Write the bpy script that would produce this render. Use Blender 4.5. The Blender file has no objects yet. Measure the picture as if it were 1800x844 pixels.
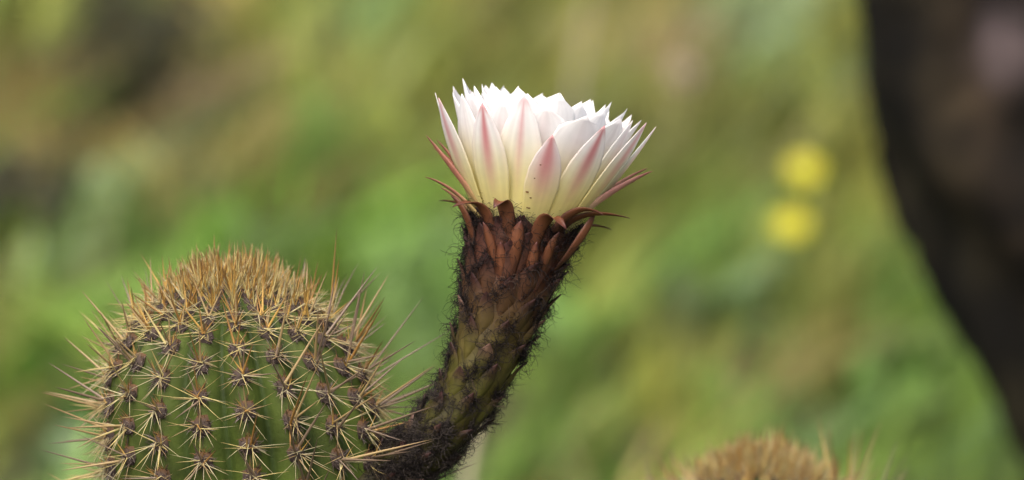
import bpy, math, random
import numpy as np
from mathutils import Vector, Matrix
random.seed(7); RNG = np.random.default_rng(7)
SC = bpy.context.scene
COL = SC.collection
R = math.radians

# ---------------------------------------------------------------- camera, sky, sun, exposure
PITCH = R(10.0); CAM = Vector((0, 0, 1.45)); D = 2.75; FOC = 0.200
cam_d = bpy.data.cameras.new('camera'); cam = bpy.data.objects.new('camera', cam_d); COL.objects.link(cam)
cam.location = CAM; cam.rotation_euler = (math.pi/2 - PITCH, 0, 0)
cam_d.sensor_width = 36; cam_d.lens = FOC*1000; cam_d.clip_start = 0.05; cam_d.clip_end = 2000
cam_d.dof.use_dof = True; cam_d.dof.focus_distance = 2.715; cam_d.dof.aperture_fstop = 6.2
SC.camera = cam
W = bpy.data.worlds.new('World'); SC.world = W; W.use_nodes = True
SUN_EL, SUN_AZ = R(58), R(200)          # azimuth measured from +Y clockwise: high, over the camera's left shoulder
nt = W.node_tree; nt.nodes.clear()
sky = nt.nodes.new('ShaderNodeTexSky'); sky.sky_type = 'NISHITA'; sky.sun_disc = False
sky.sun_elevation = SUN_EL; sky.sun_rotation = SUN_AZ; sky.air_density = 0.6; sky.dust_density = 7.0; sky.ozone_density = 0.4
bg = nt.nodes.new('ShaderNodeBackground'); bg.inputs[1].default_value = 0.15
wo = nt.nodes.new('ShaderNodeOutputWorld')
nt.links.new(sky.outputs[0], bg.inputs[0]); nt.links.new(bg.outputs[0], wo.inputs[0])
sun_d = bpy.data.lights.new('sun', 'SUN'); sun_d.energy = 1.1; sun_d.angle = R(40); sun_d.color = (1, 0.98, 0.94)
sun = bpy.data.objects.new('sun', sun_d); COL.objects.link(sun); sun.location = (0, 0, 6)
sd = Vector((math.sin(SUN_AZ)*math.cos(SUN_EL), math.cos(SUN_AZ)*math.cos(SUN_EL), math.sin(SUN_EL)))
sun.rotation_euler = sd.to_track_quat('Z', 'Y').to_euler()
SC.view_settings.view_transform = 'Standard'; SC.view_settings.look = 'None'
SC.view_settings.exposure = 1.3; SC.view_settings.gamma = 1
SC.cycles.use_denoising = True
SC.cycles.max_bounces = 8; SC.cycles.transmission_bounces = 6

# ---------------------------------------------------------------- helpers
FWD = Vector((0, math.cos(PITCH), -math.sin(PITCH))); UP = Vector((0, math.sin(PITCH), math.cos(PITCH))); RT = Vector((1, 0, 0))
K = 0.036/FOC/1800                       # size of a photograph pixel at one metre
U = K*D                                  # ... at the focused cactus
def P(px, py, dist): return CAM + RT*((px-900)*K*dist) + UP*((422-py)*K*dist) + FWD*dist
def pix(p):
    v = p - CAM; d = v.dot(FWD); return 900 + v.dot(RT)/(K*d), 422 - v.dot(UP)/(K*d), d
def on_ground(px, py, z=0.0):
    v = P(px, py, 1.0) - CAM; t = (z-CAM.z)/v.z; return CAM + v*t
def lin(c): return tuple((x/255/12.92 if x/255 <= .04045 else ((x/255+.055)/1.055)**2.4) for x in c)
def smooth(a, b, x):
    t = min(1, max(0, (x-a)/(b-a))); return t*t*(3-2*t)

def mat(name): 
    m = bpy.data.materials.new(name); m.use_nodes = True; nt = m.node_tree
    return m, nt, nt.nodes['Principled BSDF'], nt.nodes['Material Output']
def attr_mat(name, rough=.6, spec=.3, transl=0.0, noise=0.0, nscale=200, bump=0.0, bscale=400, sss=0.0, tcol=None):
    """surface whose own colour is the mesh's colour attribute, with fine procedural mottling"""
    m, nt, b, out = mat(name); N, L = nt.nodes.new, nt.links.new
    a = N('ShaderNodeAttribute'); a.attribute_name = 'Col'; c = a.outputs['Color']
    tc = N('ShaderNodeTexCoord')
    if noise:
        n = N('ShaderNodeTexNoise'); n.inputs['Scale'].default_value = nscale; n.inputs['Detail'].default_value = 4
        L(tc.outputs['Object'], n.inputs['Vector'])
        mr = N('ShaderNodeMapRange'); mr.inputs[1].default_value = .3; mr.inputs[2].default_value = .7
        mr.inputs[3].default_value = 1-noise; mr.inputs[4].default_value = 1+noise; L(n.outputs[0], mr.inputs[0])
        h = N('ShaderNodeVectorMath'); h.operation = 'SCALE'; L(c, h.inputs[0]); L(mr.outputs[0], h.inputs['Scale']); c = h.outputs[0]
    if bump:
        n2 = N('ShaderNodeTexNoise'); n2.inputs['Scale'].default_value = bscale; n2.inputs['Detail'].default_value = 5
        L(tc.outputs['Object'], n2.inputs['Vector'])
        bp = N('ShaderNodeBump'); bp.inputs['Strength'].default_value = bump; bp.inputs['Distance'].default_value = .001
        L(n2.outputs[0], bp.inputs['Height']); L(bp.outputs[0], b.inputs['Normal'])
    L(c, b.inputs['Base Color']); b.inputs['Roughness'].default_value = rough; b.inputs['Specular IOR Level'].default_value = spec
    if sss: b.inputs['Subsurface Weight'].default_value = sss; b.inputs['Subsurface Radius'].default_value = (.004, .003, .0015); b.inputs['Subsurface Scale'].default_value = 1
    if transl:
        t = N('ShaderNodeBsdfTranslucent'); L(c, t.inputs[0]); x = N('ShaderNodeMixShader'); x.inputs[0].default_value = transl
        L(b.outputs[0], x.inputs[1]); L(t.outputs[0], x.inputs[2]); L(x.outputs[0], out.inputs[0])
    return m

def mesh_np(name, V, tris=None, quads=None, col=None, smooth_=True):
    """mesh from numpy arrays; col = per-vertex rgb (linear)"""
    V = np.asarray(V, np.float32); me = bpy.data.meshes.new(name)
    fl, st, tot = [], [], []
    if quads is not None and len(quads): q = np.asarray(quads, np.int32); fl.append(q.ravel()); tot.append(np.full(len(q), 4))
    if tris is not None and len(tris): t = np.asarray(tris, np.int32); fl.append(t.ravel()); tot.append(np.full(len(t), 3))
    fl = np.concatenate(fl).astype(np.int32); tot = np.concatenate(tot).astype(np.int32); st = np.concatenate([[0], np.cumsum(tot)[:-1]]).astype(np.int32)
    me.vertices.add(len(V)); me.vertices.foreach_set('co', V.ravel())
    me.loops.add(len(fl)); me.loops.foreach_set('vertex_index', fl)
    me.polygons.add(len(tot)); me.polygons.foreach_set('loop_start', st); me.polygons.foreach_set('loop_total', tot)
    me.polygons.foreach_set('use_smooth', np.full(len(tot), bool(smooth_)))
    me.update(calc_edges=True)
    if col is not None:
        a = me.color_attributes.new('Col', 'FLOAT_COLOR', 'POINT')
        c = np.ones((len(V), 4), np.float32); c[:, :3] = np.clip(col, 0, 1); a.data.foreach_set('color', c.ravel())
    me.validate(); return me
def obj(name, me, m=None, parent=None, mw=None):
    o = bpy.data.objects.new(name, me); COL.objects.link(o)
    if m is not None and me is not None and len(me.materials) == 0: me.materials.append(m)
    if mw is not None: o.matrix_basis = mw
    if parent is not None: o.parent = parent; o.matrix_parent_inverse = Matrix()   # things' empties are pure translations; see local()
    return o
def tag(o, label=None, cat=None, group=None, kind=None):
    if label: o['label'] = label
    if cat: o['category'] = cat
    if group: o['group'] = group
    if kind: o['kind'] = kind
    return o
def empty(name, loc):
    o = bpy.data.objects.new(name, None); COL.objects.link(o); o.location = loc; o.empty_display_size = .05; return o

def needles(S, sides=4):
    """S rows: base(3) dir(3) bend(3) len rad c0(3) c1(3) -> V, quads, tris, col : tapered, slightly bent needles"""
    S = np.asarray(S, np.float64); n = len(S)
    b, d, bd, L, r, c0, c1 = S[:, :3], S[:, 3:6], S[:, 6:9], S[:, 9], S[:, 10], S[:, 11:14], S[:, 14:17]
    d = d/np.linalg.norm(d, axis=1, keepdims=True)
    ref = np.where(np.abs(d[:, 2:3]) > .9, np.array([[1., 0, 0]]), np.array([[0, 0, 1.]]))
    u = np.cross(d, ref); u /= np.linalg.norm(u, axis=1, keepdims=True); v = np.cross(d, u)
    ts, rs = [0, .12, .55, .85], [1.15, 1, .72, .34]
    V = []; C = []
    for t, k in zip(ts, rs):
        c = b + d*(L*t)[:, None] + bd*(L*t*t)[:, None]
        for s in range(sides):
            a = 2*math.pi*s/sides
            V.append(c + (u*math.cos(a)+v*math.sin(a))*(r*k)[:, None]); C.append(c0*(1-t*t)+c1*t*t)
    V.append(b + d*L[:, None] + bd*L[:, None]); C.append(c1)
    nv = len(V); V = np.stack(V, 1).reshape(-1, 3); C = np.stack(C, 1).reshape(-1, 3)
    q, t3 = [], []
    for k in range(3):
        for s in range(sides):
            s2 = (s+1) % sides; q.append([k*sides+s, k*sides+s2, (k+1)*sides+s2, (k+1)*sides+s])
    for s in range(sides): t3.append([3*sides+s, 3*sides+(s+1) % sides, nv-1])
    off = (np.arange(n)*nv)[:, None, None]
    return V, (np.array(q)[None]+off).reshape(-1, 4), (np.array(t3)[None]+off).reshape(-1, 3), C

# ---------------------------------------------------------------- materials
M = {}
M['skin'] = attr_mat('cactus_skin', rough=.65, spec=.15, noise=.4, nscale=55, bump=.3, bscale=500, sss=.1)
M['spine'] = attr_mat('spine', rough=.45, spec=.4, noise=.12, nscale=500)
M['wool'] = attr_mat('areole_wool', rough=.95, spec=.05, noise=.2, nscale=900)
M['petal'] = attr_mat('petal', rough=.6, spec=.2, transl=.5, noise=.02, nscale=300)
M['sepal'] = attr_mat('sepal', rough=.5, spec=.3, transl=.15, noise=.12, nscale=250)
M['tube'] = attr_mat('flower_tube_skin', rough=.5, spec=.3, noise=.2, nscale=150, bump=.2)
M['hair'] = attr_mat('hair', rough=.7, spec=.15)
M['grass'] = attr_mat('grass', rough=.55, spec=.25, transl=.35)
M['leaf'] = attr_mat('leaf', rough=.55, spec=.3, transl=.25, noise=.1, nscale=60)
M['bark'] = attr_mat('bark', rough=.9, spec=.15, noise=.8, nscale=9, bump=.6, bscale=60)
# ground: soil with patches of short green cover
m, nt, b, out = mat('ground_soil'); N, L = nt.nodes.new, nt.links.new
tc = N('ShaderNodeTexCoord'); n1 = N('ShaderNodeTexNoise'); n1.inputs['Scale'].default_value = 1.7; n1.inputs['Detail'].default_value = 8
n2 = N('ShaderNodeTexNoise'); n2.inputs['Scale'].default_value = 40; n2.inputs['Detail'].default_value = 6
L(tc.outputs['Object'], n1.inputs['Vector']); L(tc.outputs['Object'], n2.inputs['Vector'])
cr = N('ShaderNodeValToRGB'); e = cr.color_ramp.elements
e[0].position = .35; e[0].color = (.075, .062, .035, 1); e[1].position = .62; e[1].color = (.085, .11, .03, 1)
L(n1.outputs[0], cr.inputs[0])
mx = N('ShaderNodeMix'); mx.data_type = 'RGBA'; mx.blend_type = 'MULTIPLY'; mx.inputs[0].default_value = .7
L(cr.outputs[0], mx.inputs[6]); L(n2.outputs[1], mx.inputs[7]); L(mx.outputs[2], b.inputs['Base Color'])
bp = N('ShaderNodeBump'); bp.inputs['Distance'].default_value = .02; L(n2.outputs[0], bp.inputs['Height']); L(bp.outputs[0], b.inputs['Normal'])
b.inputs['Roughness'].default_value = .95; b.inputs['Specular IOR Level'].default_value = .1
M['soil'] = m

# ---------------------------------------------------------------- ground
def hill(x, y):
    r = math.hypot(x, y-8); return .05*math.sin(x*1.3+.6)*math.sin(y*.9) * smooth(3.4, 4.6, y) + .004*max(0, r-25)*smooth(25, 60, r)
xs = np.concatenate([np.linspace(-400, -8, 12), np.linspace(-7, 7, 57), np.linspace(8, 400, 12)])
ys = np.concatenate([np.linspace(-300, -3, 10), np.linspace(-2, 16, 73), np.linspace(17, 600, 16)])
V = [(x, y, hill(x, y)) for y in ys for x in xs]; nx = len(xs)
q = [(j*nx+i, j*nx+i+1, (j+1)*nx+i+1, (j+1)*nx+i) for j in range(len(ys)-1) for i in range(nx-1)]
tag(obj('ground', mesh_np('ground', V, quads=q), M['soil']), kind='structure', label='earthy meadow ground under the blurred grass', cat='ground')

# ---------------------------------------------------------------- grass (uncountable)
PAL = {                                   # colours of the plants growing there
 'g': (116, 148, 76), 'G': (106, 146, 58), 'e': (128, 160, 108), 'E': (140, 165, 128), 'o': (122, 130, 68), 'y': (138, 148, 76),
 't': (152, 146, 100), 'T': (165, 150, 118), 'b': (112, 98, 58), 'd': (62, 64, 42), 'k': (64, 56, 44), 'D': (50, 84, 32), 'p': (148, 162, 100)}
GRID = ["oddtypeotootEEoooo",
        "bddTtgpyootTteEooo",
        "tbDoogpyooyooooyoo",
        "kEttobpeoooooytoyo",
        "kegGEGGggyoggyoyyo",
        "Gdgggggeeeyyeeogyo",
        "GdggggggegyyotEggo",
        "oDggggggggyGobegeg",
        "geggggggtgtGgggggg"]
def build_grass():
    x0, x1, y0, y1 = -3.4, 3.4, 3.9, 14.5
    ntuft = 8600
    tx = RNG.uniform(x0, x1, ntuft); ty = RNG.uniform(y0, y1, ntuft)
    kinds = list(PAL); pal = np.array([lin(PAL[k]) for k in kinds])*.95
    per = 13
    rows = []
    side = RNG.normal(.7, .8, ntuft); hh = RNG.uniform(.09, .26, ntuft); jit = RNG.uniform(0, 1, (ntuft, 4))
    ci = np.zeros((ntuft, 3)); hs = np.ones(ntuft)
    for i in range(ntuft):
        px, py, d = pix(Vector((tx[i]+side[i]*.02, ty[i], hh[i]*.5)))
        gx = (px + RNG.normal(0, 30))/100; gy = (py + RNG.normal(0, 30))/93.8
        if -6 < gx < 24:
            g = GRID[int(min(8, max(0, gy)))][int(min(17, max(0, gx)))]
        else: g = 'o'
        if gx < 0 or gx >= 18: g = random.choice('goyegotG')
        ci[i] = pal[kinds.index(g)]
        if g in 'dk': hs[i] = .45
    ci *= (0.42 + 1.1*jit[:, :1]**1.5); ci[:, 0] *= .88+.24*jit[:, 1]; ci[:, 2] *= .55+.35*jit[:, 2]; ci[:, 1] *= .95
    n = ntuft*per
    T = np.repeat(np.arange(ntuft), per)
    ang = RNG.uniform(0, 2*math.pi, n); rad = RNG.uniform(0, 1, n)**.5*.028
    bx = tx[T]+np.cos(ang)*rad; by = ty[T]+np.sin(ang)*rad
    H = hh[T]*hs[T]*RNG.uniform(.6, 1.25, n); wd = RNG.uniform(.0025, .0055, n)
    lx = (side[T]*.55 + RNG.normal(0, .16, n))*H; ly = RNG.normal(0, .35, n)*H
    th = RNG.uniform(0, math.pi, n); wx = np.cos(th)*wd; wy = np.sin(th)*wd*.6
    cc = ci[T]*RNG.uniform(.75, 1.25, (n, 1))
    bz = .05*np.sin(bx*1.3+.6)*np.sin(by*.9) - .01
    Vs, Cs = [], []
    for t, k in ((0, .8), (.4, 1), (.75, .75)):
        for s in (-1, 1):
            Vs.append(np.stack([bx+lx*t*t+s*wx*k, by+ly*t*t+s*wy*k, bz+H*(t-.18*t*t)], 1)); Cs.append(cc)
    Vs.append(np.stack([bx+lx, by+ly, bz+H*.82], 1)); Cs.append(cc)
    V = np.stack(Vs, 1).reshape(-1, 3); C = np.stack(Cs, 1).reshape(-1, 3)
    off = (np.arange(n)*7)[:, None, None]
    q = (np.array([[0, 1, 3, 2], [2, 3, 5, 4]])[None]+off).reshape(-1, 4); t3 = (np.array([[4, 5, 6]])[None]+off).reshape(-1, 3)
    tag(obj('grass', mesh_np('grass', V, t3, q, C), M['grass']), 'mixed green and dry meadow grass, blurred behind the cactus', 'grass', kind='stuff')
build_grass()

# ---------------------------------------------------------------- leaf / stem mesh makers
def ribbon(B, Cc, T, Wd, wdir, prof, col0, n=14, m=4, cup=.15, colf=None, serr=0, mid=0.0, thick=0):
    """a leaf or petal: quadratic Bezier centre line, width profile, cupped cross-section. returns V, quads, C"""
    V, C = [], []
    pt, pw = zip(*prof)
    for i in range(n+1):
        t = i/n; p = B*(1-t)**2 + Cc*(2*t*(1-t)) + T*t*t
        tg = ((Cc-B)*(2*(1-t)) + (T-Cc)*(2*t)); tg.normalize()
        w = wdir - tg*wdir.dot(tg); w.normalize(); nn = w.cross(tg)
        hw = Wd*.5*float(np.interp(t, pt, pw))
        for j in range(-m, m+1):
            u = j/m; s = 1.0; tt = 0
            if serr and t > .8 and abs(u) == 1: s += random.uniform(-serr, serr); tt = random.uniform(-.012, .02)
            q = p + w*(hw*u*s) + nn*(-cup*hw*u*u + mid*hw*max(0, 1-abs(u)*3)) + tg*(tt*Wd*3)
            V.append(q); C.append(colf(t, u) if colf else col0)
    k = 2*m+1
    Q = [(i*k+j, i*k+j+1, (i+1)*k+j+1, (i+1)*k+j) for i in range(n) for j in range(2*m)]
    return V, Q, C
def tube_mesh(pts, rads, sides=8, colf=None, bumpf=None):
    """swept tube through pts; returns V, Q, C"""
    V, C = [], []; n = len(pts); u = None
    for i in range(n):
        tg = (pts[min(i+1, n-1)]-pts[max(i-1, 0)]).normalized()
        if u is None: u = tg.orthogonal().normalized()
        u = (u - tg*u.dot(tg)).normalized(); v = tg.cross(u)
        for s in range(sides):
            a = 2*math.pi*s/sides; d = u*math.cos(a)+v*math.sin(a)
            r = rads[i] + (bumpf(i, a) if bumpf else 0)
            V.append(pts[i]+d*r); C.append(colf(i/(n-1), a) if colf else (.1, .1, .1))
    Q = [(i*sides+s, i*sides+(s+1) % sides, (i+1)*sides+(s+1) % sides, (i+1)*sides+s) for i in range(n-1) for s in range(sides)]
    return V, Q, C
def local(V, o): return [tuple(Vector(v)-o) for v in V]

# ---------------------------------------------------------------- columnar cactus
NR = 18
PROF_S = [0, 10, 35, 65, 105, 150, 205, 300, 420]; PROF_R = [0, 62, 116, 156, 193, 218, 234, 243, 245]
def build_cactus(apex_px, apex_py, dist, offs, phases, lean, label, scale=1.0, max_spines=300, rows_below=3, seed=1, clean=0):
    rnd = random.Random(seed)
    apex = P(apex_px, apex_py, dist); root = empty('columnar_cactus', (apex.x+lean*U, apex.y, hill(apex.x, apex.y)))
    org = root.location.copy()
    tag(root, label, 'cactus')
    cen = lambda s: Vector((apex.x + lean*U*smooth(0, 420, s), apex.y, apex.z - s*U*scale))     # s in photo pixels below the apex
    # fine profile, by arc length
    prof = [(0.0, 0.0)]
    for s in np.concatenate([np.linspace(.3, 40, 26), np.linspace(44, 420, 48)]):
        r = float(np.interp(s, PROF_S, PROF_R)) if s > 10 else 62*math.sqrt(s/10)
        prof.append((float(s), r))
    # smooth r
    rr = np.array([p[1] for p in prof]); 
    for _ in range(4): rr[1:-1] = (rr[:-2]+2*rr[1:-1]+rr[2:])/4
    prof = [(p[0], float(r)) for p, r in zip(prof, rr)]
    total = (apex.z - org.z)/(U*scale)
    prof += [(s, 244 + 6*math.sin(s/170)) for s in np.linspace(445, total+8, 40)]
    arc = [0]
    for a, b in zip(prof[:-1], prof[1:]): arc.append(arc[-1]+math.hypot(b[0]-a[0], b[1]-a[1]))
    PS = [p[0] for p in prof]; PR = [p[1] for p in prof]
    def surf(a, th, lift=0.0):
        s = float(np.interp(a, arc, PS)); r = float(np.interp(a, arc, PR))
        ph = ((th-R(offs))/(2*math.pi/NR)) % 1.0; f = ph if ph < .5 else ph-1          # 0 on the rib crest
        g = abs(2*f)**1.5; dp = 30*min(1, r/200)
        r2 = (r - dp*g)*U*scale + lift
        c = cen(s); return c + Vector((math.sin(th)*r2, -math.cos(th)*r2, 0)), f
    na = NR*12; V, C, Q = [], [], []
    for a in arc:
        s = float(np.interp(a, arc, PS))
        for i in range(na):
            th = R(offs)+2*math.pi*i/na; p, f = surf(a, th); V.append(p)
            k = abs(2*f); young = 1-smooth(30, 260, a)
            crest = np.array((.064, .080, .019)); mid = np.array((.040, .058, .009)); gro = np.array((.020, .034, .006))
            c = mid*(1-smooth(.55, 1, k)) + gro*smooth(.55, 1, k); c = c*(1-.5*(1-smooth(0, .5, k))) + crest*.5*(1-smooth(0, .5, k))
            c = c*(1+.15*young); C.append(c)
    n = len(arc)
    Q = [(j*na+i, (j+1)*na+i, (j+1)*na+(i+1) % na, j*na+(i+1) % na) for j in range(n-1) for i in range(na)]
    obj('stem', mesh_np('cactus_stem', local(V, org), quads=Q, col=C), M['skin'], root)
    # areole meshes: woolly pads, four variants
    pads = []
    for v in range(4):
        S = []; Vp, Qp, Cp = [], [], []
        kk = 7
        for j in range(4):
            rr_ = [1, .85, .5, .0][j]; z = [-.15, .3, .52, .6][j]
            for i in range(kk):
                a = 2*math.pi*i/kk; w = 1+rnd.uniform(-.18, .18); up = math.sin(a)*rr_
                Vp.append((math.cos(a)*rr_*w, math.sin(a)*rr_*w*1.12, z*(1+rnd.uniform(-.15, .15))))
                Cp.append(np.array((.055, .042, .036))*(1-smooth(.3, .9, up)) + np.array((.085, .048, .024))*smooth(.3, .9, up))
        Qp = [(j*kk+i, j*kk+(i+1) % kk, (j+1)*kk+(i+1) % kk, (j+1)*kk+i) for j in range(3) for i in range(kk)]
        for h in range(64):
            a = rnd.uniform(0, 6.283); q = rnd.uniform(0, .95)**.5; bx, by = math.cos(a)*q, math.sin(a)*q
            d = Vector((bx*.9+rnd.uniform(-.5, .5), by*.9+rnd.uniform(-.5, .5), .55)); c0 = np.array(rnd.choice([(.07, .052, .045), (.17, .14, .125), (.045, .033, .03), (.125, .098, .082)]))
            if by > .45: c0 = np.array(rnd.choice([(.19, .10, .035), (.13, .075, .035), (.08, .052, .038)]))
            S.append([bx, by, .25*(1-q)+.1, *d, *(rnd.uniform(-.4, .4) for _ in range(3)), rnd.uniform(.45, 1.05), .05, *c0, *c0])
        a, b_, c_, d_ = needles(S, 3); o = len(Vp)
        pads.append(mesh_np('areole', np.concatenate([np.array(Vp), a]), c_+o, np.concatenate([np.array(Qp), b_+o]), np.concatenate([np.array(Cp), d_])))
        pads[-1].materials.append(M['wool'])
    # unit spines (along +Z, length 1, radius 1 scaled per object)
    tones = {'amber': ((.40, .25, .06), (.07, .027, .009)), 'tan': ((.26, .19, .085), (.15, .092, .045)), 'mauve': ((.15, .108, .072), (.072, .046, .034)),
             'straw': ((.36, .30, .12), (.24, .17, .06)), 'cream': ((.31, .275, .155), (.27, .23, .125)), 'brown': ((.25, .135, .035), (.05, .022, .010))}
    units = {}
    for k, (c0, c1) in tones.items():
        for v in range(3):
            a, b_, c_, d_ = needles([[0, 0, 0, 0, 0, 1, rnd.uniform(-.07, .07), rnd.uniform(-.07, .07), 0, 1, 1, *c0, *c1]], 5)
            # keep radius 1 in xy, so the bend is stored separately: bend in units of length is added through shear below
            me = mesh_np('spine_'+k, a, c_, b_, d_); me.materials.append(M['spine']); units[(k, v)] = me
    thick = []     # candidate single spines
    rest = []
    ribs = []
    for r in range(NR):
        th = R(offs) + 2*math.pi*r/NR; deg = (math.degrees(th)+180) % 360-180
        ph = None
        for a0, y in phases.items():
            if abs(a0-deg) < 6: ph = y
        # arc of the reference areole
        best = None
        if ph is not None:
            best = min((abs(pix(surf(a, th)[0])[1]-ph), a) for a in np.arange(150, 420, 2))[1]
        else: best = 300 + rnd.uniform(0, 57)
        al = [best]; 
        a = best
        while a < arc[-1] and len(al) < 60 and a < best + 57*(rows_below+2): a += 58/scale; al.append(a)
        a = best
        while True:
            a -= 18 + 40*smooth(90, 270, a)
            if a < 26: break
            al.append(a)
        ribs.append((th, al))
    for th, al in ribs:
        for a in al:
            a += rnd.uniform(-2.5, 2.5); p, _ = surf(a, th); q1, _ = surf(a-4, th); q2, _ = surf(a+4, th)
            upv = (q1-q2).normalized(); sv = Vector((math.cos(th), math.sin(th), 0)); nrm = sv.cross(upv).normalized()
            if nrm.dot(p-cen(float(np.interp(a, arc, PS)))) < 0: nrm = -nrm
            px, py, dd = pix(p)
            if py > 1010: continue
            young = 1-smooth(70, 190, a)          # crown
            mature = smooth(150, 260, a)
            size = (9.5 + 8.5*smooth(60, 230, a))*U*scale
            facing = nrm.dot((CAM-p).normalized())
            Mx = Matrix((sv, upv, nrm)).transposed().to_4x4(); Mx = Matrix.Translation(p - nrm*size*.1 - org) @ Mx @ Matrix.Rotation(rnd.uniform(-.25, .25), 4, 'Z') @ Matrix.Diagonal((size*rnd.uniform(.9, 1.1), size*rnd.uniform(.95, 1.15), size*.9, 1))
            ar = obj('areole', rnd.choice(pads), None, root, Mx)
            base = p + nrm*size*.25
            def put(dirv, L, rad, tone, single, bend=.05):
                dirv = dirv.normalized(); bd = Vector((rnd.gauss(0, bend), rnd.gauss(0, bend), rnd.gauss(0, bend)))
                bd -= dirv*bd.dot(dirv)
                o = base + Vector((rnd.uniform(-1, 1), rnd.uniform(-1, 1), rnd.uniform(-1, 1)))*size*.35
                rec = (o, dirv, bd, L, rad, tone, ar, facing)
                if single:
                    x0, y0, _ = pix(o); x1, y1, _ = pix(o+dirv*L)
                    vis = facing > -.25 and y1 < 844 and -20 < x1 < 1800
                    rec = rec + ((math.hypot(x1-x0, y1-y0) if vis else -1),); thick.append(rec)
                else: rest.append(rec)
            mm = U*scale
            if young > .5:
                for k in range(5):
                    t = nrm*rnd.uniform(.4, 1.3) + Vector((0, 0, 1))*rnd.uniform(.4, 1.1) + sv*rnd.gauss(0, .3) + Vector((0, rnd.gauss(0, .12), 0))
                    put(t, rnd.uniform(28, 66)*mm*(1.25 if rnd.random() < .12 else 1)*(1.12-.27*smooth(30, 130, a)), rnd.uniform(1.1, 1.9)*mm, rnd.choice(['amber', 'amber', 'straw', 'straw', 'brown']), k < 1)
                for k in range(6):
                    an = rnd.uniform(0, 6.283); t = nrm*.7 + sv*math.cos(an)*.8 + upv*math.sin(an)*.6 + Vector((0, 0, .55))
                    put(t, rnd.uniform(28, 55)*mm, rnd.uniform(.8, 1.3)*mm, rnd.choice(['straw', 'cream', 'amber']), False)
            else:
                nc = rnd.choice([2, 3, 3, 4])
                for k in range(nc):
                    upk = rnd.uniform(.3, 1.05) if k < 2 else rnd.uniform(-.7, .5)
                    if abs(math.sin(th)) > .55: upk = upk*.6 - .30*smooth(260, 420, a)
                    t = nrm*rnd.uniform(.6, 1.0) + upv*upk + sv*rnd.gauss(0, .38) + Vector((0, 0, .35*(1-mature)))
                    side = abs(math.sin(th))
                    Lk = rnd.uniform(46, 86)*(1+.7*side*rnd.random()*mature) if k < 2 else rnd.uniform(45, 95)
                    if math.sin(th) > .35 and k < 2 and mature > .3: Lk = rnd.uniform(105, 185)
                    if math.sin(th) < -.6 and k < 2 and mature > .35: Lk = rnd.uniform(80, 135)
                    put(t, Lk*mm, rnd.uniform(1.5, 2.3)*mm*(1.25 if Lk > 100 else 1), rnd.choice((['tan', 'straw', 'tan', 'mauve'] if math.sin(th) < -.5 else ['mauve', 'tan', 'mauve', 'brown']) if mature > .5 else ['amber', 'brown', 'tan']), True)
                nrad = rnd.choice([12, 13, 14])
                for k in range(nrad):
                    an = R(rnd.uniform(-12, 12)) + math.pi*(-.10 + 1.2*k/(nrad-1)) + math.pi       # sides and below
                    t = nrm*rnd.uniform(.3, .95) + sv*math.cos(an)*1.0 + upv*math.sin(an)*.95
                    put(t, rnd.uniform(40, 84)*mm, rnd.uniform(.6, 1.0)*mm, rnd.choice(['cream', 'straw', 'cream', 'tan'] if mature > .3 else ['straw', 'straw', 'cream']), False)
                for k in range(2):
                    put(nrm*.5 + upv*rnd.uniform(.5, 1) + sv*rnd.gauss(0, .4), rnd.uniform(24, 44)*mm, rnd.uniform(1.0, 1.6)*mm, rnd.choice(['amber', 'brown']), False)
    # apex tuft
    thick.sort(key=lambda r_: -r_[8])
    for k, (o, dv, bd, L, rad, tone, ar, fc, sc_) in enumerate(thick):
        if k < max_spines and sc_ > 0:
            z = dv + bd*.6; z.normalize(); x = z.orthogonal().normalized(); y = z.cross(x)
            Mw = Matrix.Translation(o-org) @ Matrix((x, y, z)).transposed().to_4x4() @ Matrix.Rotation(rnd.uniform(0, 6.28), 4, 'Z') @ Matrix.Diagonal((rad, rad, L, 1))
            s = obj('spine', units[(tone, rnd.randrange(3))], None, ar); s.matrix_basis = ar.matrix_basis.inverted() @ Mw
        else: rest.append((o, dv, bd, L, rad, tone, ar, fc))
    S = []
    for (o, dv, bd, L, rad, tone, ar, fc) in rest:
        c0, c1 = tones[tone]; v = rnd.uniform(.75, 1.2); q = o-org
        S.append([*q, *dv, *bd, L, rad, *(np.array(c0)*v), *(np.array(c1)*v)])
    a, b_, c_, d_ = needles(S, 4)
    tag(obj('small_spines', mesh_np('small_spines', a, c_, b_, d_), M['spine'], root), kind='stuff')
    return root, org

cactus, corg = build_cactus(404, 493, 2.765, 6, {-74: 704, -54: 690, -34: 666, -14: 695, 6: 664, 26: 681, 46: 690, 66: 698}, 30,
    'ribbed green spiny cactus with amber-spined crown and a white flower on its side', seed=11)
build_cactus(1337, 816, 3.05, 2, {}, 12, 'blurred cactus with orange-tan spiny crown and no flower, behind the flowering one', seed=23, max_spines=120, rows_below=0)

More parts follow.
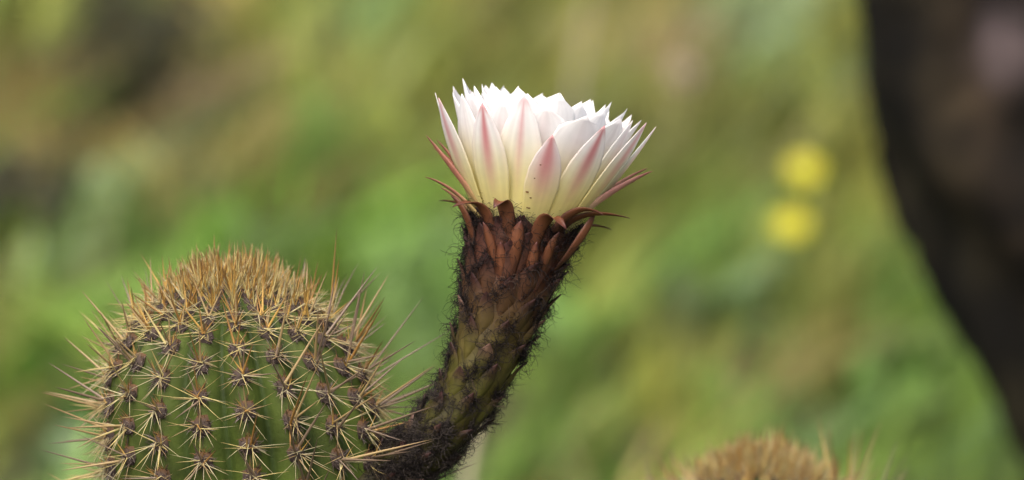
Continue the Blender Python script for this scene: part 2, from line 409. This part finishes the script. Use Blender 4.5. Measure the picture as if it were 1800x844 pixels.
# ---------------------------------------------------------------- the flower: a part of the cactus
DF = 2.75
def Q3(px, py, f=0.0): return P(px, py, DF - f*U) - corg          # local to the cactus empty
TP = [(640, 862, 40), (690, 828, 43), (735, 795, 46), (780, 750, 48), (818, 700, 50), (843, 650, 54), (861, 600, 60), (878, 550, 68), (893, 500, 77), (905, 450, 84), (916, 410, 88), (923, 385, 84), (927, 362, 70)]
tt = np.linspace(0, 1, len(TP)); NT = 90
def sm(k):
    v = np.interp(np.linspace(0, 1, NT), tt, [p[k] for p in TP])
    for _ in range(6): v[1:-1] = (v[:-2]+2*v[1:-1]+v[2:])/4
    return v
tx_, ty_, tr_ = sm(0), sm(1), sm(2)
tc_ = [Q3(x, y, -34*(1-smooth(0, .5, i/(NT-1)))) for i, (x, y) in enumerate(zip(tx_, ty_))]
def tube_at(s, phi, lift=0.0):
    """s in 0..1 along the tube, phi round it (0 = towards the camera), lift in pixels"""
    x = s*(NT-1); i = int(min(NT-2, max(0, math.floor(x)))); f = x-i
    c = tc_[i]*(1-f)+tc_[i+1]*f; tg = (tc_[i+1]-tc_[i]).normalized(); r = tr_[i]*(1-f)+tr_[i+1]*f
    side = tg.cross(-FWD).normalized()*-1; F_ = -FWD
    if side.dot(RT) < 0: side = -side
    nn = F_*math.cos(phi) + side*math.sin(phi)
    return c + nn*((r+lift)*U), nn, tg
def tcol(s, rnd=random): 
    lo = np.array((.042, .036, .007))*(.7+.5*smooth(.15, .45, s)); hi = np.array((.058, .021, .012)); k = smooth(.38, .78, s); return lo*(1-k)+hi*k
V, C = [], []; ns = 40
for i in range(NT):
    s = i/(NT-1)
    for j in range(ns):
        p, _, _ = tube_at(s, 2*math.pi*j/ns, 1.2*math.sin(j*5.1+i*.9)); V.append(tuple(p)); C.append(tcol(s)*random.uniform(.9, 1.1))
Qd = [(i*ns+j, i*ns+(j+1) % ns, (i+1)*ns+(j+1) % ns, (i+1)*ns+j) for i in range(NT-1) for j in range(ns)]
flower = obj('flower', mesh_np('flower_tube', V, quads=Qd, col=C), M['tube'], cactus)
flower['label'] = 'open white flower on a dark hairy tube'

hairs = []
def add_hair(p, d, nn, L, curl, col, rad):
    pts = [p.copy()]; d = d.normalized(); n = 9; ax = Vector((random.gauss(0, 1), random.gauss(0, 1), random.gauss(0, 1))).normalized()
    for k in range(n):
        d = (Matrix.Rotation(curl*random.uniform(.4, 1.4), 3, ax) @ d).normalized(); d = (d + Vector((random.gauss(0, .12), random.gauss(0, .12), random.gauss(0, .12)))).normalized()
        if (p-pts[-1]).dot(nn) > 0 and d.dot(nn) < 0: d = (d - nn*d.dot(nn)*1.2 + nn*.15).normalized()
        pts.append(pts[-1] + d*(L/n))
    hairs.append((pts, rad, col))
# scales in a golden-angle spiral, each one a sub-part
NS = 104; areas = np.cumsum(tr_)/np.sum(tr_); k_i = 0
for i in range(NS):
    fr = .03 + .93*(i+.5)/NS
    s = float(np.interp(fr, areas, np.linspace(0, 1, NT))); s = min(.93, s)
    phi = i*2.399963 + random.uniform(-.12, .12)
    kk = smooth(.25, .95, s)
    Ln = (.11 + .06*kk)*random.uniform(.85, 1.15); Wp = (15 + 9*kk)*random.uniform(.85, 1.1)
    r = float(np.interp(s, np.linspace(0, 1, NT), tr_))
    n, mm_ = 8, 3; V, C = [], []
    prof = ([0, .25, .5, .7, .85, .95, 1], [.35, .75, 1, .85, .5, .22, .03]); lift = ([0, .3, .6, .8, 1], [-2, 3.5, 7, 10, 16+6*kk])
    base = tcol(s)*random.uniform(.8, 1.2); tipc = np.array((.032, .012, .012)) if random.random() < .85 else np.array((.10, .055, .04))
    if kk < .5: base = base*np.array((1.0, 1.1, 1.0))
    for a in range(n+1):
        t = a/n; hw = Wp*float(np.interp(t, *prof)); lf = float(np.interp(t, *lift))
        for b in range(-mm_, mm_+1):
            u = b/mm_; p, nn, tg = tube_at(min(1.0, s-Ln*.55+Ln*t), phi + hw*u/r, lf - (1-t*.6)*8.0*u*u); V.append(tuple(p)); c = base*(1-smooth(.45, 1, t))+tipc*smooth(.45, 1, t); C.append(c)
    w = 2*mm_+1
    me = mesh_np('scale', V, quads=[(a*w+b, a*w+b+1, (a+1)*w+b+1, (a+1)*w+b) for a in range(n) for b in range(2*mm_)], col=C)
    obj('scale', me, M['tube'], flower)
    for cl in range(3 + int(9*(1-smooth(.14, .40, s)))):            # hairs spring in tufts from the scale axils
        cs, cp = (s + random.gauss(.34, .09)*Ln, phi + random.uniform(-.75, .75)*Wp/r) if random.random() < smooth(.14, .40, s) else (s + random.uniform(-.6, .6)*Ln, phi + random.gauss(0, 1)*Wp/r)
        drift = random.gauss(0, .8)
        for h in range(random.randrange(12, 34)):
            p, nn, tg = tube_at(max(0, min(.97, cs + random.gauss(0, .010))), cp + random.gauss(0, 3.2)/r, random.uniform(1, 10)); sd_ = tg.cross(nn)
            g = random.random(); col = (.008, .006, .006) if g < .75 else ((.018, .012, .011) if g < .94 else (.06, .04, .03))
            if s < .3 and g > .5: col = (.04, .032, .027)
            long_ = random.random() < .5
            add_hair(p, nn*random.uniform(0, .38)+tg*random.uniform(-.5, 1.0)+sd_*(drift+random.gauss(0, .45)), nn, random.uniform(28, 56 if s > .4 else 44)*U if long_ else random.uniform(12, 28)*U, random.uniform(.25, .7) if long_ else random.uniform(.3, .9), col, random.uniform(.45, .75)*U)
for h in range(420):      # hairs between the upper bracts
    ph2 = random.uniform(-math.pi, math.pi); p, nn, tg = tube_at(random.uniform(.80, .95), ph2, random.uniform(2, 16)); sd_ = tg.cross(nn)
    add_hair(p, nn*.15+tg*random.uniform(.5, 1.2)+sd_*random.gauss(0, .5), nn, random.uniform(20, 46)*U, random.uniform(.2, .8), (.015, .011, .009), .6*U)
V, Qh, C = [], [], []
for pts, rad, col in hairs:
    o = len(V); n = len(pts)
    for i, p in enumerate(pts):
        tg = (pts[min(i+1, n-1)]-pts[max(0, i-1)]).normalized(); u = tg.orthogonal().normalized(); v = tg.cross(u); rr = rad*(1-.6*i/(n-1))
        for a in range(3): V.append(tuple(p + (u*math.cos(a*2.094)+v*math.sin(a*2.094))*rr)); C.append(col)
    for i in range(n-1):
        for a in range(3): Qh.append((o+i*3+a, o+i*3+(a+1) % 3, o+(i+1)*3+(a+1) % 3, o+(i+1)*3+a))
tag(obj('dark_hair', mesh_np('dark_hair', V, quads=Qh, col=C), M['hair'], flower), kind='stuff')

# petals. O = receptacle; A, Rr in pixels; f towards the camera
O = (921, 398); TL = R(9.5); Ax = (math.sin(TL), -math.cos(TL)); Rx = (math.cos(TL), math.sin(TL)); FT = math.sin(R(2))
A3 = (Q3(O[0]+Ax[0]*100, O[1]+Ax[1]*100, 100*FT)-Q3(*O, 0)).normalized()
def Lc(h, r, phi): return Q3(O[0]+Ax[0]*h+Rx[0]*r*math.sin(phi), O[1]+Ax[1]*h+Rx[1]*r*math.sin(phi), r*math.cos(phi)+h*FT)
def tip3(px, py, f): return Q3(px, py, f)
PETAL = [(0, .5), (.15, .62), (.4, .86), (.62, 1), (.78, .96), (.87, .78), (.93, .5), (.962, .2), (1, .02)]
LANCE = [(0, .62), (.2, .8), (.42, 1), (.6, .93), (.75, .7), (.87, .4), (.94, .2), (1, .02)]
NARROW = [(0, .9), (.3, 1), (.6, .85), (.8, .55), (.93, .25), (1, .02)]
BRACT = [(0, .25), (.15, .55), (.35, .9), (.55, 1), (.75, .8), (.88, .5), (.95, .25), (1, .02)]
YEL, WHT, PNK, RED = np.array((.84, .77, .34)), np.array((.86, .86, .85)), np.array((.62, .22, .24)), np.array((.22, .075, .05))
def petal_col(pink, yel=1.0, wide=.35, green=0.0):
    vein = [random.uniform(.90, 1.0) for _ in range(40)]
    def f(t, u):
        y = (1-smooth(.15, .82, t))*yel; c = WHT*(1-y) + YEL*y
        c = c*vein[int((u+1)*8.01)]
        st = math.exp(-(u/wide)**2)*smooth(.12, .75, t)*pink
        st = max(st, pink*.9*smooth(.86, 1, t)); c = c*(1-st)+PNK*st
        if pink > .3: e_ = smooth(.55, 1, abs(u))*.12*pink*smooth(.2, .6, t); c = c*(1-e_)+PNK*e_
        return c
    return f
def add_petal(name, B, Cc, T, Wd, phi, prof, colf, m='petal', cup=.25, serr=0.0, n=20, mid=0.0, wdir=None, mm=8):
    e_ = (Lc(100, 100, phi)-Lc(100, 0, phi)).normalized(); wd = wdir if wdir is not None else A3.cross(e_)
    V, Q_, C = ribbon(B, Cc, T, Wd*U, wd, prof, None, n=n, m=mm, cup=cup, colf=colf, serr=serr, mid=mid)
    # orient the cupping so that edges bend towards the flower's axis
    o = obj(name, mesh_np(name, [tuple(v) for v in V], quads=Q_, col=C), M[m], flower)
    s = o.modifiers.new('thickness', 'SOLIDIFY'); s.thickness = .00022; s.offset = 0
    return o
def ring(nn, R0, H, phi0, Wd, pink=0.0, base=58, cup=.3, serr=.15, jr=10, jh=9, yel=1.0):
    for i in range(nn):
        phi = phi0 + 2*math.pi*i/nn + random.uniform(-.09, .09); r = R0+random.uniform(-jr, jr); h = H+random.uniform(-jh, jh)
        B = Lc(-8, base, phi); T = Lc(h, r, phi+random.uniform(-.06, .06)); Cc = Lc(h*.55, base+(r-base)*.62, phi)
        add_petal('petal', B, Cc, T, Wd*random.uniform(.9, 1.1), phi, PETAL, petal_col(pink*random.uniform(.4, 1), yel), cup=cup, serr=serr)
ring(9, 78, 222, .3, 70, base=44)
ring(11, 112, 232, .1, 78, base=52)
ring(13, 142, 230, .25, 80, base=60)
ring(13, 166, 214, .02, 84, pink=.12, base=66, cup=.22)
def hand(px, py, f, Wd, pink, bpx=None, yel=1.0, prof=LANCE, out=.0, wide=.35, cup=.13, bh=-4, br=82, bend=.66):
    T = tip3(px, py, f); dx, dy = px-O[0], py-O[1]; rr_ = dx*Rx[0]+dy*Rx[1]; h = dx*Ax[0]+dy*Ax[1]; phi = math.atan2(rr_, f - h*FT)
    if bpx is not None: phib = bpx
    else: phib = phi
    r = math.hypot(rr_, f-h*FT); B = Lc(bh, br, phib); Cc = Lc(h*.55, br+(r-br)*bend+out, (phi+phib)/2)
    return add_petal('petal', B, Cc, T, Wd, (phi+phib)/2, prof, petal_col(pink, yel, wide), cup=cup)
hand(848, 181, 178, 74, .85, wide=.28)
p2 = hand(971, 237, 196, 62, .8, wide=.62, bpx=.16)
hand(1063, 221, 170, 70, .8, wide=.36)
hand(922, 167, 182, 84, .5, wide=.16, br=84)
hand(771, 172, 105, 66, .6, wide=.4)
hand(1136, 216, 105, 60, .5, wide=.4)
hand(1153, 223, 55, 50, .3, wide=.4)
hand(812, 165, 120, 80, .05)
hand(765, 163, 10, 56, .15); hand(1112, 212, 100, 56, .08)
hand(880, 178, -165, 70, .3); hand(1010, 190, -165, 70, .3); hand(1090, 205, -120, 66, .3); hand(810, 170, -120, 66, .3); hand(950, 180, -170, 66, .4)
for (qx, qy, qr) in ((926, 336, 2.6), (931, 349, 1.8), (927, 362, 1.6), (930, 366, 2.0), (952, 287, 1.5), (938, 312, 1.2)):      # specks of dirt on the short pink petal
    v = min((v.co for v in p2.data.vertices), key=lambda c: math.hypot(*(Vector(pix(c+corg)[:2])-Vector((qx, qy)))))
    Vd = [v - FWD*(1.6*U)] + [v + (RT*math.cos(a)*1.3 + UP*math.sin(a)*.8)*qr*U - FWD*.5*U for a in np.linspace(0, 6.283, 9)[:8]]
    obj('dirt_speck', mesh_np('dirt_speck', [tuple(x) for x in Vd], tris=[(0, 1+i, 1+(i+1) % 8) for i in range(8)], col=[(.10, .055, .025)]*9), M['wool'], flower)
# pink-brown outer segments and bracts
def sep_col(c0, c1, c2):
    c0, c1, c2 = map(np.array, (c0, c1, c2))
    return lambda t, u: ((c0*(1-smooth(0, .55, t)) + c1*smooth(0, .55, t))*(1-smooth(.75, 1, t)) + c2*smooth(.75, 1, t))*(1-.18*abs(u))
PKB = sep_col((.50, .40, .15), (.30, .12, .08), (.16, .045, .035)); BRN = sep_col((.045, .017, .010), (.125, .045, .020), (.065, .020, .016)); PNS = sep_col((.72, .60, .28), (.46, .22, .18), (.28, .09, .08))
def bract(B, Cp, T, Wd, phi, colf, name='outer_segment', cup=.5, prof=NARROW):
    return add_petal(name, Q3(*B), Q3(*Cp), Q3(*T), Wd, phi, prof, colf, m='sepal', cup=cup, n=16, mm=3)
bract((858, 385, 55), (800, 310, 60), (749, 238, 35), 26, -1.2, PKB)
bract((850, 385, 25), (812, 300, 20), (768, 246, 0), 24, -1.3, PKB)
bract((845, 390, 45), (800, 330, 50), (747, 311, 40), 20, -1.3, PKB)
bract((840, 392, 10), (800, 345, 10), (775, 330, -10), 18, -1.4, PKB)
bract((1000, 400, 45), (1070, 340, 50), (1147, 301, 25), 30, 1.2, PNS)
bract((1000, 400, 10), (1065, 335, 5), (1137, 296, -15), 26, 1.35, PNS)
bract((985, 412, 60), (1020, 365, 75), (1108, 384, 65), 26, 1.0, BRN)
bract((975, 415, 75), (1012, 352, 95), (1062, 379, 95), 26, .8, BRN)
bract((972, 480, 52), (1040, 415, 76), (1046, 373, 62), 26, 1.0, BRN, prof=BRACT)
bract((898, 480, 76), (894, 315, 104), (868, 366, 132), 29, -.1, BRN, cup=.3, prof=BRACT)
bract((900, 490, 78), (903, 428, 106), (916, 388, 110), 28, -.05, BRN, cup=.55, prof=BRACT)
bract((932, 490, 74), (948, 335, 116), (996, 404, 130), 30, .35, BRN, cup=.3, prof=BRACT)
bract((860, 470, 58), (872, 330, 84), (795, 364, 92), 30, -.75, BRN, cup=.3, prof=BRACT)
bract((838, 465, 38), (822, 375, 52), (793, 345, 48), 24, -1.1, BRN, prof=BRACT)
bract((872, 495, 66), (862, 435, 86), (849, 390, 92), 20, -.5, BRN, cup=.6, prof=BRACT)
bract((952, 490, 62), (968, 445, 86), (983, 408, 90), 22, .7, BRN, cup=.6, prof=BRACT)
bract((880, 510, 70), (878, 460, 90), (880, 425, 96), 21, -.3, BRN, cup=.6, prof=BRACT)
bract((930, 510, 70), (936, 465, 90), (944, 425, 98), 21, .2, BRN, cup=.6, prof=BRACT)
for k, ph in enumerate(np.linspace(1.9, 4.4, 9)):        # the far side carries the same kinds
    c = BRN if k % 2 else PKB; hh_ = 20 if k % 2 else 110
    add_petal('outer_segment', Lc(-15, 86, ph), Lc(hh_*.6+15, 120, ph), Lc(hh_, 190, ph), 26, ph, NARROW, c, m='sepal', cup=.4, n=14, mm=3)
# stamens and style inside the cup
S = []
for i in range(150):
    ph = random.uniform(0, 6.283); r = random.uniform(10, 55); p = Lc(20, r*.6, ph); q = Lc(random.uniform(110, 160), r*1.25, ph); d = q-p
    S.append([*p, *d, *(random.gauss(0, .05) for _ in range(3)), d.length, 1.3*U, .75, .7, .4, .8, .65, .25])
a, b_, c_, d_ = needles(S, 3); tag(obj('stamens', mesh_np('stamens', a, c_, b_, d_), M['petal'], flower), kind='stuff')

# ---------------------------------------------------------------- leaning tree at the right
def build_tree():
    dT = 4.95; edge = [(1505, -420), (1505, -250), (1508, -100), (1513, 0), (1533, 200), (1605, 400), (1690, 600), (1790, 800), (1905, 1010)]
    rad = .175; pts = []
    for i, (x, y) in enumerate(edge):
        a = edge[max(0, i-1)]; b = edge[min(len(edge)-1, i+1)]; t = Vector((b[0]-a[0], b[1]-a[1])).normalized(); nx_, ny_ = -t.y, t.x
        if nx_ < 0: pass
        n2 = Vector((t.y, -t.x)); n2 = n2 if n2.x > 0 else -n2
        rr = rad*(1+.25*max(0, (y-500)/500)); k = rr/(K*dT)
        pts.append((P(x+n2.x*k, y+n2.y*k, dT), rr))
    pts = pts[::-1]                        # base first
    gz = hill(pts[0][0].x, pts[0][0].y); first = pts[0][0]
    base = Vector((first.x+.10, first.y, gz-.05))
    pts = [(base, .29), (base.lerp(first, .5), .245)] + [(p, r) for p, r in pts] if first.z > .08 else pts
    top = pts[-1][0]; up = [(top+Vector((-.02, .02, .35)), .16), (top+Vector((.03, .05, .75)), .14)]
    pts += up
    # resample
    n = 70; X = np.linspace(0, 1, len(pts)); P3 = np.array([[*p, r] for p, r in pts]); xs_ = np.linspace(0, 1, n)
    A = np.stack([np.interp(xs_, X, P3[:, k]) for k in range(4)], 1)
    for _ in range(8): A[1:-1] = (A[:-2]+2*A[1:-1]+A[2:])/4
    root = empty('leaning_tree', (base.x, base.y, gz)); o = root.location.copy()
    tag(root, 'dark blurred tree with leaning curved trunk behind the cacti', 'tree')
    def bumpf(i, a): return .012*math.sin(7*a+i*.13+2*math.sin(i*.21)) + .006*math.sin(17*a-i*.4) + random.uniform(-.004, .004)
    def colf(t, a): return np.array((.0075, .0058, .003))*random.uniform(.6, 1.4)*(1 + .7*math.sin(9*a+3*math.sin(t*9)) + (1.6 if math.sin(3*a+t*20)*math.sin(5*a-t*31) > .6 else 0))*np.array((1, 1-.12*math.sin(4*a), 1))
    V, Qt, C = tube_mesh([Vector(r[:3]) for r in A], A[:, 3], 48, colf, bumpf)
    lp = P(1752, 85, dT-.17)                # pale lichen patch high on the trunk
    for i, v in enumerate(V):
        dl = (Vector(v)-lp).length; C[i] = np.array(C[i])*(1-.9*(1-smooth(.015, .05, dl))) + np.array((.11, .085, .085))*.9*(1-smooth(.015, .05, dl))
    tr = obj('trunk', mesh_np('trunk', local(V, o), quads=Qt, col=C), M['bark'], root)
    V, Q_, C = [], [], []
    tp = Vector(A[-1, :3]); ends = []
    for k in range(5):
        a = k*1.26+.4; d = Vector((math.cos(a), math.sin(a), 0)); e_ = tp + d*random.uniform(.6, 1.0) + Vector((0, 0, random.uniform(.5, 1.1))); c = tp + d*.25 + Vector((0, 0, .5))
        pp = [tp*(1-t)**2 + c*(2*t*(1-t)) + e_*t*t for t in np.linspace(0, 1, 12)]; rr = np.linspace(.075, .02, 12)
        v, q_, c_ = tube_mesh(pp, rr, 10, colf); obj('limb', mesh_np('limb', local(v, o), quads=q_, col=c_), M['bark'], root); ends += pp[5:]
    for i in range(5200):
        c = random.choice(ends) + Vector((random.gauss(0, .22), random.gauss(0, .22), random.gauss(0, .17)+.06)); d = Vector((random.gauss(0, 1), random.gauss(0, 1), random.gauss(-.3, .6))).normalized(); w = d.orthogonal().normalized(); w = Matrix.Rotation(random.uniform(0, 6.28), 3, d) @ w
        l = random.uniform(.05, .085); h = l*.26; k = len(V); g = random.uniform(.6, 1.3)
        V += [c, c+d*l*.5+w*h, c+d*l, c+d*l*.5-w*h]; Q_.append((k, k+1, k+2, k+3)); C += [(.05*g, .085*g, .025*g)]*4
    obj('crown', mesh_np('crown', local(V, o), quads=Q_, col=C), M['leaf'], root)
build_tree()

# ---------------------------------------------------------------- yellow flowers in the grass
def yellow_flower(px, py, dist, lean, label):
    hd = P(px, py, dist); gz = hill(hd.x, hd.y); root = empty('yellow_flower', (hd.x-lean, hd.y, gz)); o = root.location.copy()
    tag(root, label, 'flower', 'yellow flowers in the grass')
    pts = [o.lerp(hd, t) + Vector((lean*.3*math.sin(t*3.14), 0, -.012 if t == 0 else 0)) for t in np.linspace(0, 1, 10)]
    v, q_, c_ = tube_mesh(pts, [.0022]*10, 6, lambda t, a: (.12, .2, .04)); obj('stem', mesh_np('flower_stem', local(v, o), quads=q_, col=c_), M['leaf'], root)
    fz = (CAM-hd).normalized()*.75 + Vector((0, 0, .7)); fz.normalize(); fx = fz.orthogonal().normalized(); fy = fz.cross(fx)
    V, Qq, C = [], [], []
    for i in range(16):
        a = 6.283*i/16; V += [hd + (fx*math.cos(a)+fy*math.sin(a))*.008 + fz*.004]; C.append((.55, .48, .03))
    V.append(hd+fz*.008); C.append((.7, .42, .02))
    obj('disc', mesh_np('disc', local(V, o), tris=[(i, (i+1) % 16, 16) for i in range(16)], col=C), M['leaf'], root)
    pm = None
    for i in range(18):
        a = 6.283*i/18; d = fx*math.cos(a)+fy*math.sin(a); w = fz.cross(d)
        V, Q_, C = ribbon(hd+d*.006, hd+d*.013+fz*.005, hd+d*.024+fz*.002, .010, w, PETAL, (.62, .60, .05), n=5, m=1, cup=.1)
        obj('petal', mesh_np('ray_petal', local(V, o), quads=Q_, col=C), M['petal'], root)
    for i in range(5):
        a = i*1.3; d = Vector((math.cos(a), math.sin(a), 0)); b0 = Vector((o.x, o.y, gz)); V, Q_, C = ribbon(b0, b0+d*.04+Vector((0, 0, .04)), b0+d*.10+Vector((0, 0, .03)), .02, d.cross(Vector((0, 0, 1))), LANCE, (.07, .14, .03), n=6, m=2)
        obj('leaf', mesh_np('leaf', local(V, o), quads=Q_, col=C), M['leaf'], root)
yellow_flower(1414, 300, 7.35, .03, 'blurred yellow flower in the grass, the one closer to the leaning trunk')
yellow_flower(1391, 396, 6.95, .02, 'blurred yellow flower in the grass, the one farther from the leaning trunk')

# ---------------------------------------------------------------- broad-leaved weeds, shrub, dry seed heads
def weed(px, py, n, L, Wd, col, dirx, label, group, name='broad_leaved_weed'):
    g = on_ground(px, py); gz = hill(g.x, g.y); root = empty(name, (g.x, g.y, gz)); o = root.location.copy(); tag(root, label, 'weed', group)
    for i in range(n):
        a = random.uniform(0, 6.283); d = Vector((math.cos(a)*.6+dirx, math.sin(a)*.6, 0)); l = L*random.uniform(.75, 1.2); cc = np.array(lin(col))*.7*random.uniform(.85, 1.15)
        wd = d.cross(Vector((0, 0, 1))); wd = wd.normalized()
        V, Q_, C = ribbon(o+Vector((0, 0, -.01)), o+d*l*.35+Vector((0, 0, l*.75)), o+d*l*.9+Vector((0, 0, l*.7)), Wd*random.uniform(.8, 1.2), wd, LANCE, cc, n=10, m=2, cup=.3)
        obj('leaf', mesh_np('weed_leaf', local(V, o), quads=Q_, col=C), M['leaf'], root)
LB = 'pale grey-green broad-leaved weed blurred among the grass'; LG = 'pale weeds in the grass'
for (px, py) in ((480, 520), (1205, 620), (1380, 300), (110, 930), (30, 560), (120, 420), (690, 520), (1250, 210)):
    weed(px, py, 7, .15, .03, (140, 165, 118), .5, LB, LG)
LB2 = 'bright green leafy weed blurred among the grass'; LG2 = 'bright green weeds in the grass'
for (px, py) in ((330, 560), (540, 330), (640, 580), (30, 680), (1620, 760), (1530, 800), (1250, 820), (700, 640), (960, 700)):
    weed(px, py, 9, .16, .035, (108, 146, 58), .4, LB2, LG2, 'leafy_weed')

def shrub(px, py, w, h, label):
    g = on_ground(px, py); gz = hill(g.x, g.y); root = empty('low_shrub', (g.x, g.y, gz)); o = root.location.copy(); tag(root, label, 'shrub')
    tips = []
    for k in range(9):
        a = k*2.4; e_ = o + Vector((math.cos(a)*w*.42*random.uniform(.5, 1), math.sin(a)*w*.5, h*random.uniform(.5, .9))); c = o + Vector((0, 0, h*.4))
        pp = [o*(1-t)**2 + c*(2*t*(1-t)) + e_*t*t + Vector((0, 0, -.01 if t == 0 else 0)) for t in np.linspace(0, 1, 8)]
        v, q_, c_ = tube_mesh(pp, np.linspace(.006, .002, 8), 6, lambda t, a: (.05, .035, .022)); obj('stem', mesh_np('shrub_stem', local(v, o), quads=q_, col=c_), M['bark'], root); tips += pp[2:]
    V, Q_, C = [], [], []
    for i in range(1500):
        c = random.choice(tips) + Vector((random.gauss(0, .04), random.gauss(0, .05), random.gauss(0, .035))); c.z = max(c.z, gz+.01)
        d = Vector((random.gauss(0, 1), random.gauss(0, 1), random.gauss(.2, .7))).normalized(); wv = Matrix.Rotation(random.uniform(0, 6.28), 3, d) @ d.orthogonal().normalized()
        l = random.uniform(.018, .035); hw = l*.25; k = len(V); gg = random.uniform(.6, 1.4); base = np.array((.030, .036, .016)) if random.random() < .7 else np.array((.06, .05, .025))
        V += [c, c+d*l*.5+wv*hw, c+d*l, c+d*l*.5-wv*hw]; Q_.append((k, k+1, k+2, k+3)); C += [base*gg]*4
    obj('foliage', mesh_np('foliage', local(V, o), quads=Q_, col=C), M['leaf'], root)
shrub(225, 235, .30, .26, 'dark brownish-green low shrub blurred at the back of the grass')
shrub(20, 470, .16, .17, 'small dark brown shrub blurred low in the grass')

def seed_head(px, py, dist, label):
    hd = P(px, py, dist); gz = hill(hd.x, hd.y); root = empty('dry_seed_head', (hd.x-.03, hd.y, gz)); o = root.location.copy(); tag(root, label, 'seed head')
    pts = [o.lerp(hd, t) + Vector((0, 0, -.01 if t == 0 else 0)) for t in np.linspace(0, 1, 8)]
    v, q_, c_ = tube_mesh(pts, [.002]*8, 6, lambda t, a: (.3, .25, .14)); obj('stem', mesh_np('seed_stem', local(v, o), quads=q_, col=c_), M['leaf'], root)
    S = []
    for i in range(220):
        d = Vector((random.gauss(0, 1), random.gauss(0, 1), random.gauss(0, 1))).normalized(); S.append([*(hd-o), *d, 0, 0, 0, random.uniform(.02, .027), .0012, .5, .4, .3, .62, .52, .42])
    a, b_, c_, d_ = needles(S, 3); tag(obj('seed_tuft', mesh_np('seed_tuft', a, c_, b_, d_), M['leaf'], root), kind='stuff')
seed_head(1200, 128, 8.0, 'blurred pinkish-tan round seed head above the grass')
def stalk(p0, p1, d0, d1, rad, col, label):
    a = P(*p0, d0); b = P(*p1, d1); gz = hill(a.x, a.y); t = (a.z-gz)/(b.z-a.z) if b.z > a.z else 0; g = a - (b-a)*t; g.z = gz
    root = empty('dry_grass_stalk', g); tag(root, label, 'stalk', 'dry stalks'); pts = [g.lerp(b, k) + Vector((.006*math.sin(k*5), 0, -.01 if k == 0 else 0)) for k in np.linspace(0, 1, 14)]
    v, q_, c_ = tube_mesh(pts, np.linspace(rad, rad*.5, 14), 6, lambda t, a: np.array(col)); obj('culm', mesh_np('culm', local(v, g), quads=q_, col=c_), M['leaf'], root)
    V, Q_, C = ribbon(pts[4], pts[6]+Vector((.03, 0, .03)), pts[7]+Vector((.07, 0, 0)), rad*3, Vector((0, 1, 0)), NARROW, col, n=6, m=1); obj('leaf', mesh_np('dry_leaf', local(V, g), quads=Q_, col=C), M['leaf'], root)
stalk((1012, 150), (1048, -15), 8.2, 8.2, .006, (.42, .38, .27), 'pale dry stalk leaning in the blurred grass above the flower')
stalk((832, 850), (852, 735), 4.6, 4.6, .007, (.40, .36, .24), 'pale dry stalk standing just behind the base of the flower tube')
